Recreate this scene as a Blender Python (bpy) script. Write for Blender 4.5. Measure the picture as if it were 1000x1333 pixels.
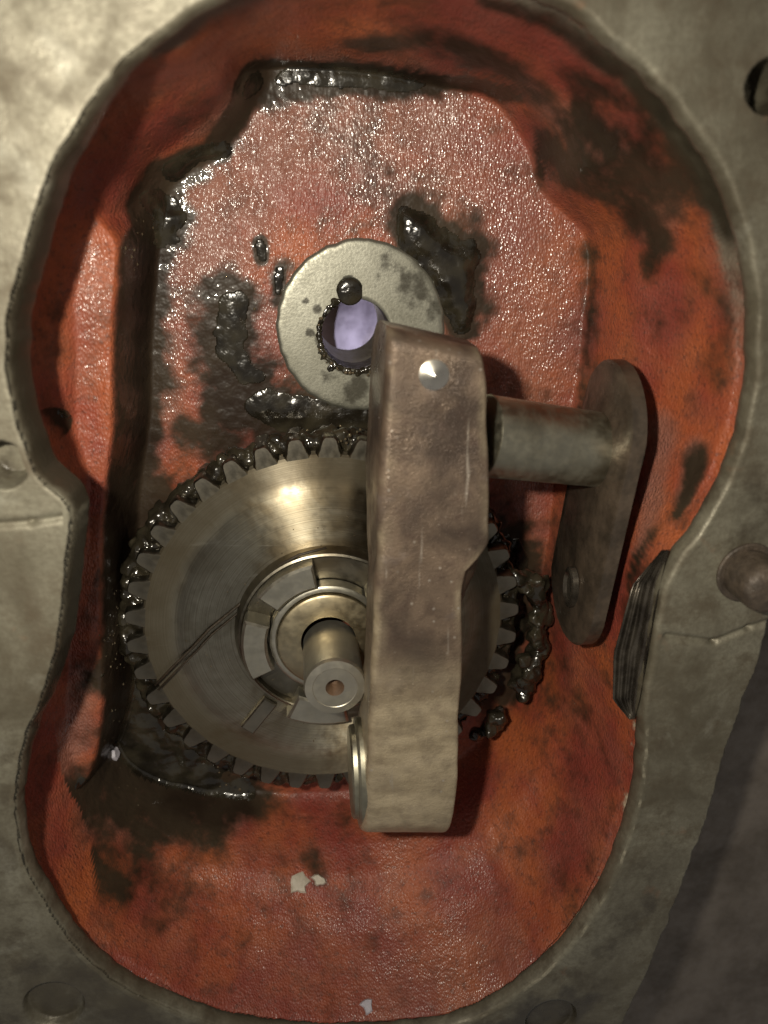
import bpy, math, random
import numpy as np
from mathutils import Matrix, Vector

random.seed(4); rng = np.random.default_rng(4)
MM = 0.001                      # everything below is laid out in millimetres
scene = bpy.context.scene
for o in list(bpy.data.objects): bpy.data.objects.remove(o)

# ------------------------------------------------------------------ camera
# world: z = normal of the housing web (z = 0), camera stands over x = y = 0
FPX, CAMH, VX, VY = 1050.0, 230.0, 372.0, 280.0
_n = np.array([VX-500, 666.5-VY, -FPX]); _n /= np.linalg.norm(_n)
_Z = -_n; _X = np.array([1., 0, 0])-_Z*_Z[0]; _X /= np.linalg.norm(_X); _Y = np.cross(_Z, _X)
CR = np.stack([_X, _Y, _Z], 1)                       # world -> camera
CC = np.array([0, 0, CAMH])
def U(px, py, z):
    d = CR.T @ np.array([(px-500)/FPX, -(py-666.5)/FPX, -1.0])
    return CC + (z-CAMH)/d[2]*d
def scale_at(p):                                     # mm per photo pixel at a point
    return -(CR @ (np.asarray(p)-CC))[2]/FPX
cam_d = bpy.data.cameras.new('camera'); cam = bpy.data.objects.new('camera', cam_d)
scene.collection.objects.link(cam); scene.camera = cam
cam_d.sensor_fit = 'HORIZONTAL'; cam_d.sensor_width = 36; cam_d.lens = 36*FPX/1000
cam_d.clip_start = 0.01; cam_d.clip_end = 20
Rw = Matrix(CR.T.tolist()).to_4x4(); Rw.translation = Vector(CC)*MM
cam.matrix_world = Rw
cam_d.dof.use_dof = True; cam_d.dof.focus_distance = 0.228; cam_d.dof.aperture_fstop = 36*FPX/1000/2.6

# ------------------------------------------------------------------ light
world = bpy.data.worlds.new('World'); scene.world = world; world.use_nodes = True
bg = world.node_tree.nodes['Background']
bg.inputs[0].default_value = (0.95, 0.9, 0.85, 1); bg.inputs[1].default_value = 0.18
def lamp(name, loc, target, energy, radius, color, cone=None, blend=0.6):
    d = bpy.data.lights.new(name, 'SPOT' if cone else 'POINT')
    d.energy = energy; d.shadow_soft_size = radius*MM; d.color = color
    if cone: d.spot_size = math.radians(cone); d.spot_blend = blend
    o = bpy.data.objects.new(name, d); scene.collection.objects.link(o)
    o.location = Vector(loc)*MM
    o.rotation_euler = (Vector(target)-Vector(loc)).to_track_quat('-Z', 'Y').to_euler()
    return o
lamp('work_lamp', (-40, 22, 236), (2, -50, 0), 2.2, 5.0, (1.0, 0.92, 0.77), 108, 1.0)
lamp('light_behind_bore', (22, -58, -50), (25, -70, -110), 0.085, 8, (0.86, 0.82, 1.0))
vs = scene.view_settings
vs.view_transform = 'Standard'; vs.look = 'None'; vs.exposure = 0.28; vs.gamma = 1.0; vs.use_curve_mapping = False
scene.cycles.use_denoising = True; scene.cycles.use_adaptive_sampling = True; scene.cycles.adaptive_threshold = 0.03
scene.cycles.max_bounces = 4; scene.cycles.glossy_bounces = 3; scene.cycles.diffuse_bounces = 3

# ------------------------------------------------------------------ helpers
C = scene.collection
def noise(p, s, seed=0, octaves=1, rough=0.5):
    """3-D value noise, -1..1; p is (N,3) in mm, s the feature size in mm"""
    out = np.zeros(len(p), np.float32); a = 1.0; tot = 0
    for o in range(octaves):
        q = np.asarray(p, np.float32)/s*(2**o) + 17.3*(o+1) + seed*3.71
        i = np.floor(q).astype(np.int64); f = (q-i).astype(np.float32); f = f*f*(3-2*f)
        def h(dx, dy, dz):
            k = ((i[:, 0]+dx)*374761393 + (i[:, 1]+dy)*668265263 + (i[:, 2]+dz)*2147483647 + seed*974711) & 0xffffffff
            k = ((k ^ (k >> 13))*1274126177) & 0xffffffff
            return ((k ^ (k >> 16)) & 0xffff).astype(np.float32)/32767.5-1
        x0 = [h(0, a1, b1)*(1-f[:, 0])+h(1, a1, b1)*f[:, 0] for a1, b1 in ((0, 0), (1, 0), (0, 1), (1, 1))]
        y0 = x0[0]*(1-f[:, 1])+x0[1]*f[:, 1]; y1 = x0[2]*(1-f[:, 1])+x0[3]*f[:, 1]
        out += a*(y0*(1-f[:, 2])+y1*f[:, 2]); tot += a; a *= rough
    return out/tot*1.4
def sstep(a, b, x):
    t = np.clip((x-a)/(b-a), 0, 1); return t*t*(3-2*t)
def spline(pts, n=6):
    """closed Catmull-Rom through pts"""
    p = np.asarray(pts, float); m = len(p); out = []
    for k in range(m):
        a, b, c, d = p[k-1], p[k], p[(k+1) % m], p[(k+2) % m]
        for j in range(n):
            t = j/n
            out.append(0.5*((2*b)+(c-a)*t+(2*a-5*b+4*c-d)*t*t+(3*b-a-3*c+d)*t**3))
    return np.array(out)
def sdf(poly, X, Y):
    """signed distance to a closed polygon, negative inside"""
    X = X.astype(np.float32); Y = Y.astype(np.float32)
    d = np.full(X.shape, 1e9, np.float32); s = np.ones(X.shape, np.float32)
    poly = poly.astype(np.float32)
    for k in range(len(poly)):
        a = poly[k]; b = poly[k-1]; e = b-a
        wx = X-a[0]; wy = Y-a[1]
        t = np.clip((wx*e[0]+wy*e[1])/max(float(e@e), 1e-9), 0, 1)
        d = np.minimum(d, (wx-e[0]*t)**2+(wy-e[1]*t)**2)
        c1 = Y >= a[1]; c2 = Y < b[1]; c3 = e[0]*wy > e[1]*wx
        s = np.where((c1 & c2 & c3) | (~c1 & ~c2 & ~c3), -s, s)
    return s*np.sqrt(d)
def px_poly(pts, z): return np.array([U(x, y, z)[:2] for x, y in pts])

def mesh_np(name, verts, faces, smooth=True):
    """verts (N,3) mm, faces (M,k) equal-length index array"""
    me = bpy.data.meshes.new(name); v = np.asarray(verts, np.float32)*MM; f = np.asarray(faces, np.int32)
    me.vertices.add(len(v)); me.vertices.foreach_set('co', v.ravel())
    k = f.shape[1]; me.loops.add(f.size); me.loops.foreach_set('vertex_index', f.ravel())
    me.polygons.add(len(f)); me.polygons.foreach_set('loop_start', np.arange(0, f.size, k, dtype=np.int32))
    me.polygons.foreach_set('use_smooth', np.full(len(f), smooth))
    me.update(calc_edges=True); return me
class MB:
    """collects polygons (mm) for one mesh"""
    def __init__(s): s.v = []; s.f = []
    def add(s, verts, faces):
        b = len(s.v); s.v += [tuple(map(float, q)) for q in verts]; s.f += [tuple(i+b for i in q) for q in faces]
    def loft(s, rings, closed=True, cap0=True, cap1=True):
        n = len(rings[0]); b = len(s.v)
        for r in rings: s.v += [tuple(map(float, q)) for q in r]
        for i in range(len(rings)-1):
            for j in range(n if closed else n-1):
                k = (j+1) % n
                s.f.append((b+i*n+j, b+i*n+k, b+(i+1)*n+k, b+(i+1)*n+j))
        if cap0: s.f.append(tuple(b+j for j in reversed(range(n))))
        if cap1: s.f.append(tuple(b+(len(rings)-1)*n+j for j in range(n)))
    def lathe(s, prof, n=96, c=(0, 0, 0), cap0=False, cap1=False):
        t = np.arange(n)*2*math.pi/n
        s.loft([np.c_[c[0]+r*np.cos(t), c[1]+r*np.sin(t), np.full(n, c[2]+z)] for r, z in prof], True, cap0, cap1)
    def mesh(s, name, sharp=30):
        me = bpy.data.meshes.new(name)
        me.from_pydata((np.array(s.v)*MM).tolist(), [], s.f); me.validate(); me.update()
        me.polygons.foreach_set('use_smooth', [True]*len(me.polygons))
        if sharp: me.set_sharp_from_angle(angle=math.radians(sharp))
        return me
def obj(name, me, mat, parent=None, loc=None):
    o = bpy.data.objects.new(name, me); C.objects.link(o); o.parent = parent
    if mat and not me.materials: me.materials.append(mat)
    if loc is not None: o.location = Vector(loc)*MM
    return o
def empty(name, loc): 
    o = bpy.data.objects.new(name, None); C.objects.link(o); o.location = Vector([float(q) for q in loc])*MM
    o.empty_display_size = 0.01; return o
def tag(o, label=None, cat=None, group=None, kind=None):
    for k, v in (('label', label), ('category', cat), ('group', group), ('kind', kind)):
        if v: o[k] = v
    return o

# ------------------------------------------------------------------ materials
class NT:
    def __init__(s, name):
        s.m = bpy.data.materials.new(name); s.m.use_nodes = True; s.t = s.m.node_tree
        s.b = s.t.nodes['Principled BSDF']; s.co = s.t.nodes.new('ShaderNodeTexCoord')
    def n(s, t, **k):
        q = s.t.nodes.new(t)
        for a, v in k.items(): setattr(q, a, v)
        return q
    def put(s, sock, v):
        if isinstance(v, bpy.types.NodeSocket): s.t.links.new(v, sock)
        else: sock.default_value = (*v, 1) if isinstance(v, tuple) and len(v) == 3 and sock.type == 'RGBA' else v
    def noise(s, scale, detail=4, rough=0.55, dist=0.0, vec=None):
        q = s.n('ShaderNodeTexNoise'); s.put(q.inputs['Vector'], vec or s.co.outputs['Object'])
        q.inputs['Scale'].default_value = scale; q.inputs['Detail'].default_value = detail
        q.inputs['Roughness'].default_value = rough; q.inputs['Distortion'].default_value = dist
        return q.outputs['Fac']
    def voro(s, scale, vec=None, feature='F1'):
        q = s.n('ShaderNodeTexVoronoi', feature=feature); s.put(q.inputs['Vector'], vec or s.co.outputs['Object'])
        q.inputs['Scale'].default_value = scale; return q.outputs['Distance']
    def ramp(s, v, a, b, lo=0.0, hi=1.0):
        q = s.n('ShaderNodeMapRange', interpolation_type='SMOOTHSTEP'); s.put(q.inputs[0], v)
        for i, x in zip((1, 2, 3, 4), (a, b, lo, hi)): q.inputs[i].default_value = x
        return q.outputs[0]
    def mix(s, f, a, b):
        q = s.n('ShaderNodeMix', data_type='RGBA'); s.put(q.inputs[0], f); s.put(q.inputs[6], a); s.put(q.inputs[7], b)
        return q.outputs[2]
    def mixf(s, f, a, b):
        q = s.n('ShaderNodeMix', data_type='FLOAT'); s.put(q.inputs[0], f); s.put(q.inputs[2], a); s.put(q.inputs[3], b)
        return q.outputs[0]
    def math(s, op, a, b=0.0, clamp=False):
        q = s.n('ShaderNodeMath', operation=op, use_clamp=clamp); s.put(q.inputs[0], a); s.put(q.inputs[1], b); return q.outputs[0]
    def vscale(s, sx, sy, sz):
        q = s.n('ShaderNodeMapping'); s.put(q.inputs[0], s.co.outputs['Object']); q.inputs['Scale'].default_value = (sx, sy, sz)
        return q.outputs[0]
    def attr(s, name):
        q = s.n('ShaderNodeAttribute'); q.attribute_name = name
        r = s.n('ShaderNodeSeparateColor'); s.t.links.new(q.outputs['Color'], r.inputs[0])
        return r.outputs[0], r.outputs[1], r.outputs[2], q.outputs['Alpha']
    def bump(s, h, dist, strength=1.0, nrm=None):
        q = s.n('ShaderNodeBump'); s.put(q.inputs['Height'], h); q.inputs['Distance'].default_value = dist*MM
        s.put(q.inputs['Strength'], strength)
        if nrm is not None: s.t.links.new(nrm, q.inputs['Normal'])
        return q.outputs[0]
    def set(s, **k):
        for a, v in k.items(): s.put(s.b.inputs[a.replace('_', ' ')], v)
        return s.m

def metal_or_film(m, film): return m.mixf(film, .06, 1.0)
def mat_paint():
    m = NT('red_paint_casting'); dirt, film, gask, metal = m.attr('mask')
    mid = m.noise(150, 4, 0.62); fine = m.noise(850, 2, 0.6); big = m.noise(38, 3)
    col = m.mix(m.ramp(big, .35, .68), (0.21, 0.038, 0.024), (0.35, 0.088, 0.027))
    col = m.mix(m.ramp(mid, .48, .75, 0, .5), col, (0.12, 0.036, 0.024))
    col = m.mix(m.ramp(fine, .52, .72, 0, .6), col, (0.085, 0.030, 0.020)); col = m.mix(m.ramp(m.voro(420), .10, .04, 0, .6), col, (0.035, 0.022, 0.015))
    pink = m.mix(m.ramp(mid, .3, .65), (0.28, 0.155, 0.12), (0.22, 0.088, 0.06))
    col = m.mix(m.math('MULTIPLY', film, m.ramp(mid, .2, .6, .5, 1)), col, pink)
    col = m.mix(metal, col, m.mix(m.ramp(mid, .35, .65), (0.05, 0.043, 0.031), (0.15, 0.135, 0.10)))
    d = m.ramp(m.math('ADD', dirt, m.math('MULTIPLY', m.math('SUBTRACT', mid, .5), 1.3)), .08, .9, 0, .96)
    col = m.mix(d, col, m.mix(m.ramp(big, .35, .65), (0.013, 0.011, 0.007), (0.034, 0.028, 0.018)))
    gk = m.ramp(m.math('ADD', gask, m.math('MULTIPLY', m.math('SUBTRACT', mid, .5), 1.6)), .45, .8)
    col = m.mix(gk, col, (0.42, 0.38, 0.27))
    rough = m.mixf(film, m.ramp(mid, .3, .7, .48, .66), m.ramp(mid, .3, .7, .28, .42))
    rough = m.mixf(d, rough, .38); rough = m.mixf(gk, rough, .8)
    v = m.voro(1350, m.vscale(1.35, .75, 1)); patch = m.ramp(m.noise(70, 2, .6), .34, .64, .15, 1); grain = m.math('ADD', m.math('MULTIPLY', v, .8), m.math('MULTIPLY', m.noise(560, 1), 1.1))
    grain = m.mixf(d, grain, m.math('MULTIPLY', m.noise(300, 2, .5), 1.5))
    wetm = m.math('MULTIPLY', m.math('MULTIPLY', film, patch), m.mixf(d, 1.0, .7)); b = m.bump(grain, m_grain, m.mixf(wetm, .5, 1.0))
    return m.set(Base_Color=col, Roughness=rough, Normal=b, Coat_Weight=m.mixf(wetm, .03, .85), Coat_Roughness=m.mixf(d, .17, .06), Coat_IOR=m.mixf(d, 1.75, 1.5), Coat_Normal=b, Specular_IOR_Level=m.mixf(d, .5, .12))
m_grain = .46
def mat_flange():
    m = NT('weathered_flange_metal'); dirt, film, gask, metal = m.attr('mask')
    a = m.noise(28, 5, .68, .6); b = m.noise(95, 5, .7); f = m.noise(800, 3, .7)
    col = m.mix(m.ramp(a, .33, .66), (0.10, 0.085, 0.056), (0.225, 0.21, 0.155))
    col = m.mix(m.ramp(b, .46, .70, 0, .8), col, (0.085, 0.065, 0.04))
    col = m.mix(m.ramp(m.noise(60, 5, .6, .3), .58, .72, 0, .5), col, (0.31, 0.30, 0.24))
    col = m.mix(m.ramp(m.noise(75, 3), .66, .76, 0, .5), col, (0.25, 0.12, 0.06))
    col = m.mix(m.ramp(f, .35, .7, 0, .45), col, (0.10, 0.085, 0.058))
    gk = m.ramp(m.math('ADD', gask, m.math('MULTIPLY', m.math('SUBTRACT', b, .5), 1.4)), .45, .8)
    col = m.mix(gk, col, (0.46, 0.42, 0.31))
    d = m.ramp(m.math('ADD', dirt, m.math('MULTIPLY', m.math('SUBTRACT', b, .5), .8)), .3, .8)  # brown stains, plus falloff of light painted into the lower flange
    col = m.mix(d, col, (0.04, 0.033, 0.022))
    rough = m.mixf(d, m.ramp(b, .3, .7, .42, .7), .25)
    bp = m.bump(m.math('ADD', f, m.math('MULTIPLY', b, .45)), .16, .7)
    return m.set(Base_Color=col, Roughness=rough, Metallic=m.mixf(d, .35, 0.0), Normal=bp)
def mat_grease(name='black_grease'):
    m = NT(name); f = m.noise(420, 2, .6); b = m.noise(140, 2)
    col = m.mix(m.ramp(b, .35, .7), (0.011, 0.009, 0.006), (0.032, 0.027, 0.017))
    bp = m.bump(m.math('ADD', m.math('MULTIPLY', m.voro(420), .4), m.math('MULTIPLY', f, 1.0)), .26, .8)
    return m.set(Base_Color=col, Roughness=m.ramp(f, .3, .7, .10, .24), Normal=bp, Coat_Weight=.2, Coat_Roughness=.08, Coat_Normal=bp)
def mat_steel(name, c0=(0.30, 0.27, 0.20), c1=(0.42, 0.39, 0.31), rough=.36, aniso=0.0, stain=.5, tangent=False, metallic=1.0, bumpd=.06):
    m = NT(name); a = m.noise(60, 5, .6); f = m.noise(420, 5)
    col = m.mix(m.ramp(a, .3, .7), c0, c1)
    col = m.mix(m.ramp(m.noise(38, 5, .6, .4), .5, .74, 0, stain), col, (0.14, 0.10, 0.05))
    rr = m.ramp(f, .3, .7, rough*.85, rough*1.2)
    m.set(Base_Color=col, Roughness=rr, Metallic=metallic, Anisotropic=aniso, Normal=m.bump(f, bumpd, .7))
    if tangent:
        m.b.inputs['Anisotropic Rotation'].default_value = .25
        t = m.n('ShaderNodeTangent', direction_type='RADIAL', axis='Z'); m.t.links.new(t.outputs[0], m.b.inputs['Tangent'])
    return m.m
def mat_boss():
    m = NT('faced_boss_iron'); dirt, _, _, _ = m.attr('mask'); a = m.noise(70, 5, .65); f = m.noise(1300, 3, .6); mid = m.noise(260, 3, .6)
    col = m.mix(m.ramp(a, .3, .7), (0.20, 0.195, 0.155), (0.29, 0.285, 0.235)); col = m.mix(m.ramp(f, .4, .7, 0, .4), col, (0.17, 0.165, 0.135))
    d = m.ramp(m.math('ADD', dirt, m.math('MULTIPLY', m.math('SUBTRACT', mid, .5), 2.2)), .3, 1.1, 0, .85)
    col = m.mix(d, col, (0.045, 0.040, 0.028))
    return m.set(Base_Color=col, Roughness=m.mixf(d, m.ramp(f, .3, .7, .36, .52), .25), Metallic=m.mixf(d, .75, .2), Normal=m.bump(f, .05, .8))
def mat_gear():
    m = NT('turned_gear_steel'); a = m.noise(60, 4, .6); f = m.noise(420, 2)
    v = m.n('ShaderNodeVectorMath', operation='LENGTH'); mp = m.vscale(1, 1, 0); m.t.links.new(mp, v.inputs[0]); r = v.outputs['Value']
    rings = m.n('ShaderNodeTexNoise', noise_dimensions='1D'); m.put(rings.inputs['W'], r); rings.inputs['Scale'].default_value = 2600; rings.inputs['Detail'].default_value = 2
    col = m.mix(m.ramp(a, .3, .7), (0.33, 0.305, 0.23), (0.47, 0.445, 0.355))
    col = m.mix(m.ramp(m.noise(32, 5, .65, .5), .43, .68, 0, .8), col, (0.16, 0.115, 0.058))
    col = m.mix(m.ramp(rings.outputs['Fac'], .38, .66, 0, .35), col, (0.15, 0.13, 0.09))
    scr = m.ramp(m.noise(230, 3, .6, 0, m.vscale(.12, 1, 1)), .66, .72, 0, .5); col = m.mix(scr, col, (0.55, 0.52, 0.42))
    oil = m.ramp(m.math('ADD', r, m.math('MULTIPLY', m.math('SUBTRACT', a, .5), .006)), .0425*K, .0475*K, 0, .8)
    col = m.mix(oil, col, (0.085, 0.068, 0.042))
    m.set(Base_Color=col, Roughness=m.ramp(f, .3, .7, .36, .46), Metallic=m.mixf(oil, 1.0, .55), Anisotropic=.93, Anisotropic_Rotation=.25,
          Normal=m.bump(m.math('ADD', m.math('MULTIPLY', rings.outputs['Fac'], .7), m.math('MULTIPLY', f, .3)), .06, .6))
    t = m.n('ShaderNodeTangent', direction_type='RADIAL', axis='Z'); m.t.links.new(t.outputs[0], m.b.inputs['Tangent'])
    return m.m
K = 1.0
def mat_lever():
    m = NT('rusty_forged_steel'); bare, wet, _, _ = m.attr('mask')
    a = m.noise(55, 4, .6, .3); b = m.noise(240, 4, .6); f = m.noise(1500, 3, .7)
    col = m.mix(m.ramp(a, .36, .64), (0.060, 0.042, 0.031), (0.165, 0.118, 0.082))
    col = m.mix(m.ramp(b, .48, .72, 0, .7), col, (0.07, 0.045, 0.032))
    col = m.mix(m.ramp(m.noise(90, 5), .58, .7, 0, .5), col, (0.20, 0.16, 0.135))
    col = m.mix(m.math('MULTIPLY', bare, m.ramp(b, .25, .6, .6, 1)), col, m.mix(m.ramp(m.noise(200, 5, .6, 0, m.vscale(.25, 1, 1)), .3, .7), (0.28, 0.225, 0.145), (0.43, 0.355, 0.24)))
    scr = m.ramp(m.noise(420, 3, .6, 0, m.vscale(1, .08, 1)), .66, .74, 0, .45); col = m.mix(scr, col, (0.34, 0.30, 0.25))
    spk = m.ramp(m.voro(330), .16, .05, 0, .8); spk = m.math('MULTIPLY', spk, m.ramp(a, .45, .6)); col = m.mix(spk, col, (0.36, 0.32, 0.27))
    rough = m.mixf(wet, m.ramp(b, .3, .7, .38, .58), .22)
    return m.set(Coat_Weight=m.math('MULTIPLY', wet, .5), Coat_Roughness=.15, Base_Color=col, Roughness=rough, Metallic=.45, Normal=m.bump(m.math('ADD', f, m.math('MULTIPLY', b, .6)), .3, .7))
def mat_plain(name, c0, c1, scale=120, rough=.6, metallic=0.0, bumpd=.3, bscale=600, coat=0.0):
    m = NT(name); a = m.noise(scale, 5, .6); f = m.noise(bscale, 4)
    return m.set(Base_Color=m.mix(m.ramp(a, .32, .68), c0, c1), Roughness=m.ramp(f, .3, .7, rough*.8, min(1., rough*1.2)),
                 Metallic=metallic, Normal=m.bump(f, bumpd, .7), Coat_Weight=coat, Coat_Roughness=.1)
M = dict(paint=mat_paint(), flange=mat_flange(), grease=mat_grease(), lever=mat_lever(),
    gear=mat_gear(),
    tooth=mat_steel('oily_tooth_steel', (0.12, 0.108, 0.082), (0.25, 0.23, 0.185), .36, 0, .7),
    dog=mat_steel('oily_dog_steel', (0.31, 0.295, 0.24), (0.46, 0.44, 0.37), .36, 0, .4, False, .92),
    shaft=mat_steel('polished_shaft_steel', (0.38, 0.355, 0.29), (0.50, 0.475, 0.405), .38, 0, .35, False, .9),
    bush=mat_steel('bronze_bush', (0.30, 0.25, 0.16), (0.40, 0.35, 0.24), .42, 0, .4),
    rod=mat_steel('ground_rod_steel', (0.27, 0.25, 0.185), (0.42, 0.40, 0.31), .42, 0, .4),
    boss=mat_boss(),
    pin=mat_steel('bright_pin_steel', (0.55, 0.52, 0.45), (0.65, 0.62, 0.55), .3, 0, 0),
    plate=mat_plain('oily_dark_plate', (0.040, 0.030, 0.021), (0.085, 0.062, 0.043), 150, .42, .3, .35, 500, .1),
    rust=mat_plain('rusty_iron', (0.05, 0.038, 0.028), (0.10, 0.075, 0.053), 220, .55, .2, .7),
    rustdot=mat_plain('orange_rust', (0.06, 0.034, 0.018), (0.11, 0.06, 0.03), 300, .7),
    strip=mat_plain('dark_milled_iron', (0.04, 0.033, 0.026), (0.11, 0.095, 0.075), 200, .26, .7, .05),
    oil=mat_plain('clear_oil', (0.14, 0.11, 0.07), (0.2, 0.16, 0.10), 200, .08, .6, 0),
    hair=mat_plain('dark_fibre', (0.02, 0.014, 0.008), (0.035, 0.025, 0.015), 200, .5),
    flake=mat_plain('pale_chip', (0.42, 0.38, 0.30), (0.55, 0.50, 0.42), 300, .6),
    lilac=mat_plain('lilac_chip', (0.40, 0.38, 0.42), (0.52, 0.50, 0.55), 300, .5),
    sheet=mat_plain('lavender_cloth', (0.16, 0.14, 0.17), (0.42, 0.39, 0.45), 75, .7),
    brown=mat_plain('brown_casting_inside', (0.13, 0.085, 0.065), (0.18, 0.12, 0.095), 60, .7),
    floor=mat_plain('dusty_floor', (0.10, 0.082, 0.065), (0.17, 0.145, 0.12), 60, .8, 0, .5, 350))

# ------------------------------------------------------------------ housing (cavity + flange) as a relief over the web
FL = 65.0                                    # flange height over the web
rim_px = [(265, 0), (165, 75), (100, 160), (66, 220), (32, 325), (12, 400), (8, 450), (14, 520), (45, 615), (84, 655), (90, 690), (82, 760), (75, 830),
          (55, 905), (34, 955), (22, 1005), (20, 1060), (30, 1120), (58, 1175), (85, 1215), (115, 1250), (160, 1285), (215, 1312), (300, 1340), (440, 1352), (560, 1343),
          (630, 1322), (685, 1287), (740, 1237), (787, 1170), (813, 1110), (833, 1040), (841, 970), (840, 925), (850, 860), (862, 790), (880, 742), (928, 672), (962, 600),
          (983, 520), (990, 430), (984, 350), (968, 280), (938, 210), (890, 140), (840, 82), (790, 40), (740, 0), (620, -50), (500, -68), (380, -52)]
base_px = [(230, 200), (195, 250), (178, 350), (165, 500), (158, 650), (152, 800), (148, 900), (165, 985), (240, 1020), (420, 1032), (560, 1010), (640, 945), (690, 860), (706, 780),
           (716, 700), (735, 560), (752, 480), (765, 350), (755, 300), (705, 245), (690, 190), (640, 130), (560, 105), (400, 85), (330, 100), (300, 150)]
ledge_px = [(335, 70), (305, 140), (262, 182), (212, 212), (184, 250), (168, 330), (161, 450), (159, 560), (150, 640), (146, 700), (143, 800), (145, 880), (140, 960), (124, 1020), (92, 1044),
            (55, 1020), (30, 960), (40, 800), (50, 600), (10, 400), (60, 220), (160, 90), (240, 20), (310, 20)]
outer_px = [(1010, 800), (985, 870), (955, 950), (925, 1050), (890, 1150), (850, 1250), (808, 1340), (770, 1430), (700, 1500), (300, 1540), (-200, 1500), (-300, 600), (-300, -250), (500, -330), (1300, -250), (1330, 300), (1180, 560), (1060, 720)]
RIM = spline(px_poly(rim_px, FL), 4); BASE = spline(px_poly(base_px, 0), 5); LEDGE = spline(px_poly(ledge_px, 25), 4); OUTER = spline(px_poly(outer_px, FL), 4)
RES = 0.44
x0, x1, y0, y1 = -150., 205., -320., 75.
nx = int((x1-x0)/RES)+1; ny = int((y1-y0)/RES)+1
gx, gy = np.meshgrid(np.linspace(x0, x1, nx), np.linspace(y0, y1, ny)); X = gx.ravel(); Y = gy.ravel()
P2 = np.c_[X, Y, np.zeros_like(X)]
wob = noise(P2, 22, 3, 2)*.9+noise(P2, 6, 5, 2)*.35
dR = sdf(RIM, X, Y)+.35*noise(P2, 4, 9, 2); dB = sdf(BASE, X, Y)+wob; dO = sdf(OUTER, X, Y)+.5*noise(P2, 5, 8, 2)
under = 15*sstep(-18, -55, X)*sstep(-200, -125, Y)           # how far the cavity reaches behind the flange lip
dC = dR-under
u = np.clip(dB/np.maximum(dB-dC, 1e-3), 0, 1); u = np.where(dC > 0, 1, u)
prof = np.interp(u, [0, .06, .2, .34, .5, .66, .8, .92, 1], [0, .04, .27, .40, .48, .60, .76, .93, 1.0])
Z = prof*FL
dL = sdf(LEDGE, X, Y)+.4*wob
Z = np.where(dC < 0, np.maximum(Z, np.where(dB < 22, (25+1.5*noise(P2, 20, 12, 2))*sstep(3.0, -3.0-11*sstep(-8, 6, Y), dL), 0)), Z)
inside = dC < 0
Z += np.where(inside & (u < .97), .55*noise(P2, 9, 21, 3)*sstep(0, .1, u)+.12*noise(P2, 1.7, 31, 2), .04*noise(P2, 5, 41, 3)+.03*noise(P2, 1.5, 51))
def blur(q):
    q = q.reshape(ny, nx); p = np.pad(q, 1, mode='edge')
    p = (p[:-2]+2*p[1:-1]+p[2:])/4; return ((p[:, :-2]+2*p[:, 1:-1]+p[:, 2:])/4).ravel()
Z = blur(blur(Z))
ZC = np.where(inside, Z-3.5*sstep(-1.9, -.8, dC), FL-5)                                # the cavity alone
# flange: rounded rim edge, outer drop, casting step, bolt holes
flg = dR > 0
Z = np.where(flg & (under > .01), FL+.04*noise(P2, 5, 41, 3), Z)
Z -= np.where(flg, 60*sstep(-.3, 2.0, dO), 0)
def seg_dist(a, b):
    a = np.array(a); b = np.array(b); e = b-a; t = np.clip(((X-a[0])*e[0]+(Y-a[1])*e[1])/(e@e), 0, 1)
    return np.hypot(X-a[0]-t*e[0], Y-a[1]-t*e[1])
for pts in ([(868, 828), (930, 836), (975, 818), (1030, 800)], [(-20, 684), (40, 680), (92, 672)]):
    q = px_poly(pts, FL)
    for a, b in zip(q[:-1], q[1:]): Z -= np.where(flg, .9*np.exp(-(seg_dist(a, b)/.8)**2), 0)
holes = []
for (hx, hy, r, dep) in ((2, 606, 4.6, 9), (70, 1308, 7.5, 2.2), (718, 1328, 7.5, 2.2), (1003, 112, 4.5, 14)):
    c = U(hx, hy, FL)[:2]; holes.append((c, r)); Z -= dep*sstep(r+.5, r-.5, np.hypot(X-c[0], Y-c[1]))
BORE = U(464, 436, 1.5)[:2]; RB = 9.6
ZG2 = Z.reshape(ny, nx)
def zat(x, y):
    fx = min(max((x-x0)/RES, 0), nx-1.001); fy = min(max((y-y0)/RES, 0), ny-1.001); i = int(fx); j = int(fy); fx -= i; fy -= j
    return (ZG2[j, i]*(1-fx)+ZG2[j, i+1]*fx)*(1-fy)+(ZG2[j+1, i]*(1-fx)+ZG2[j+1, i+1]*fx)*fy
def S(px, py):
    """point of the relief seen at a place in the photograph"""
    z = FL+3.
    while z > -4:
        p = U(px, py, z)
        if zat(p[0], p[1]) >= z: return p
        z -= .4
    return U(px, py, 0)
V = np.c_[X, Y, Z].astype(np.float32)
def trail(pts):
    """distance (relative to radius) from chain of (px, py, r_px) laid on the relief: <1 inside"""
    out = np.full(len(V), 9., np.float32); prev = None
    for (px, py, r) in pts:
        p = S(px, py).astype(np.float32); rr = r*scale_at(p)
        if prev is None: prev = (p, rr)
        a, ra = prev; e = p-a; L = max(float(e@e), 1e-6)
        lo = np.minimum(a, p)-3*max(ra, rr); hi = np.maximum(a, p)+3*max(ra, rr)
        k = np.where((X > lo[0]) & (X < hi[0]) & (Y > lo[1]) & (Y < hi[1]))[0]
        w = V[k]-a; t = np.clip(w@e/L, 0, 1)
        out[k] = np.minimum(out[k], np.linalg.norm(w-t[:, None]*e, axis=1)/(ra+(rr-ra)*t))
        prev = (p, rr)
    return out
n3 = noise(V, 8, 61, 3, .55)
def soft(d, edge=.5, nz=.5): return sstep(1+edge, 1-edge, d+nz*n3)
dirt = np.zeros(len(V), np.float32)
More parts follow.
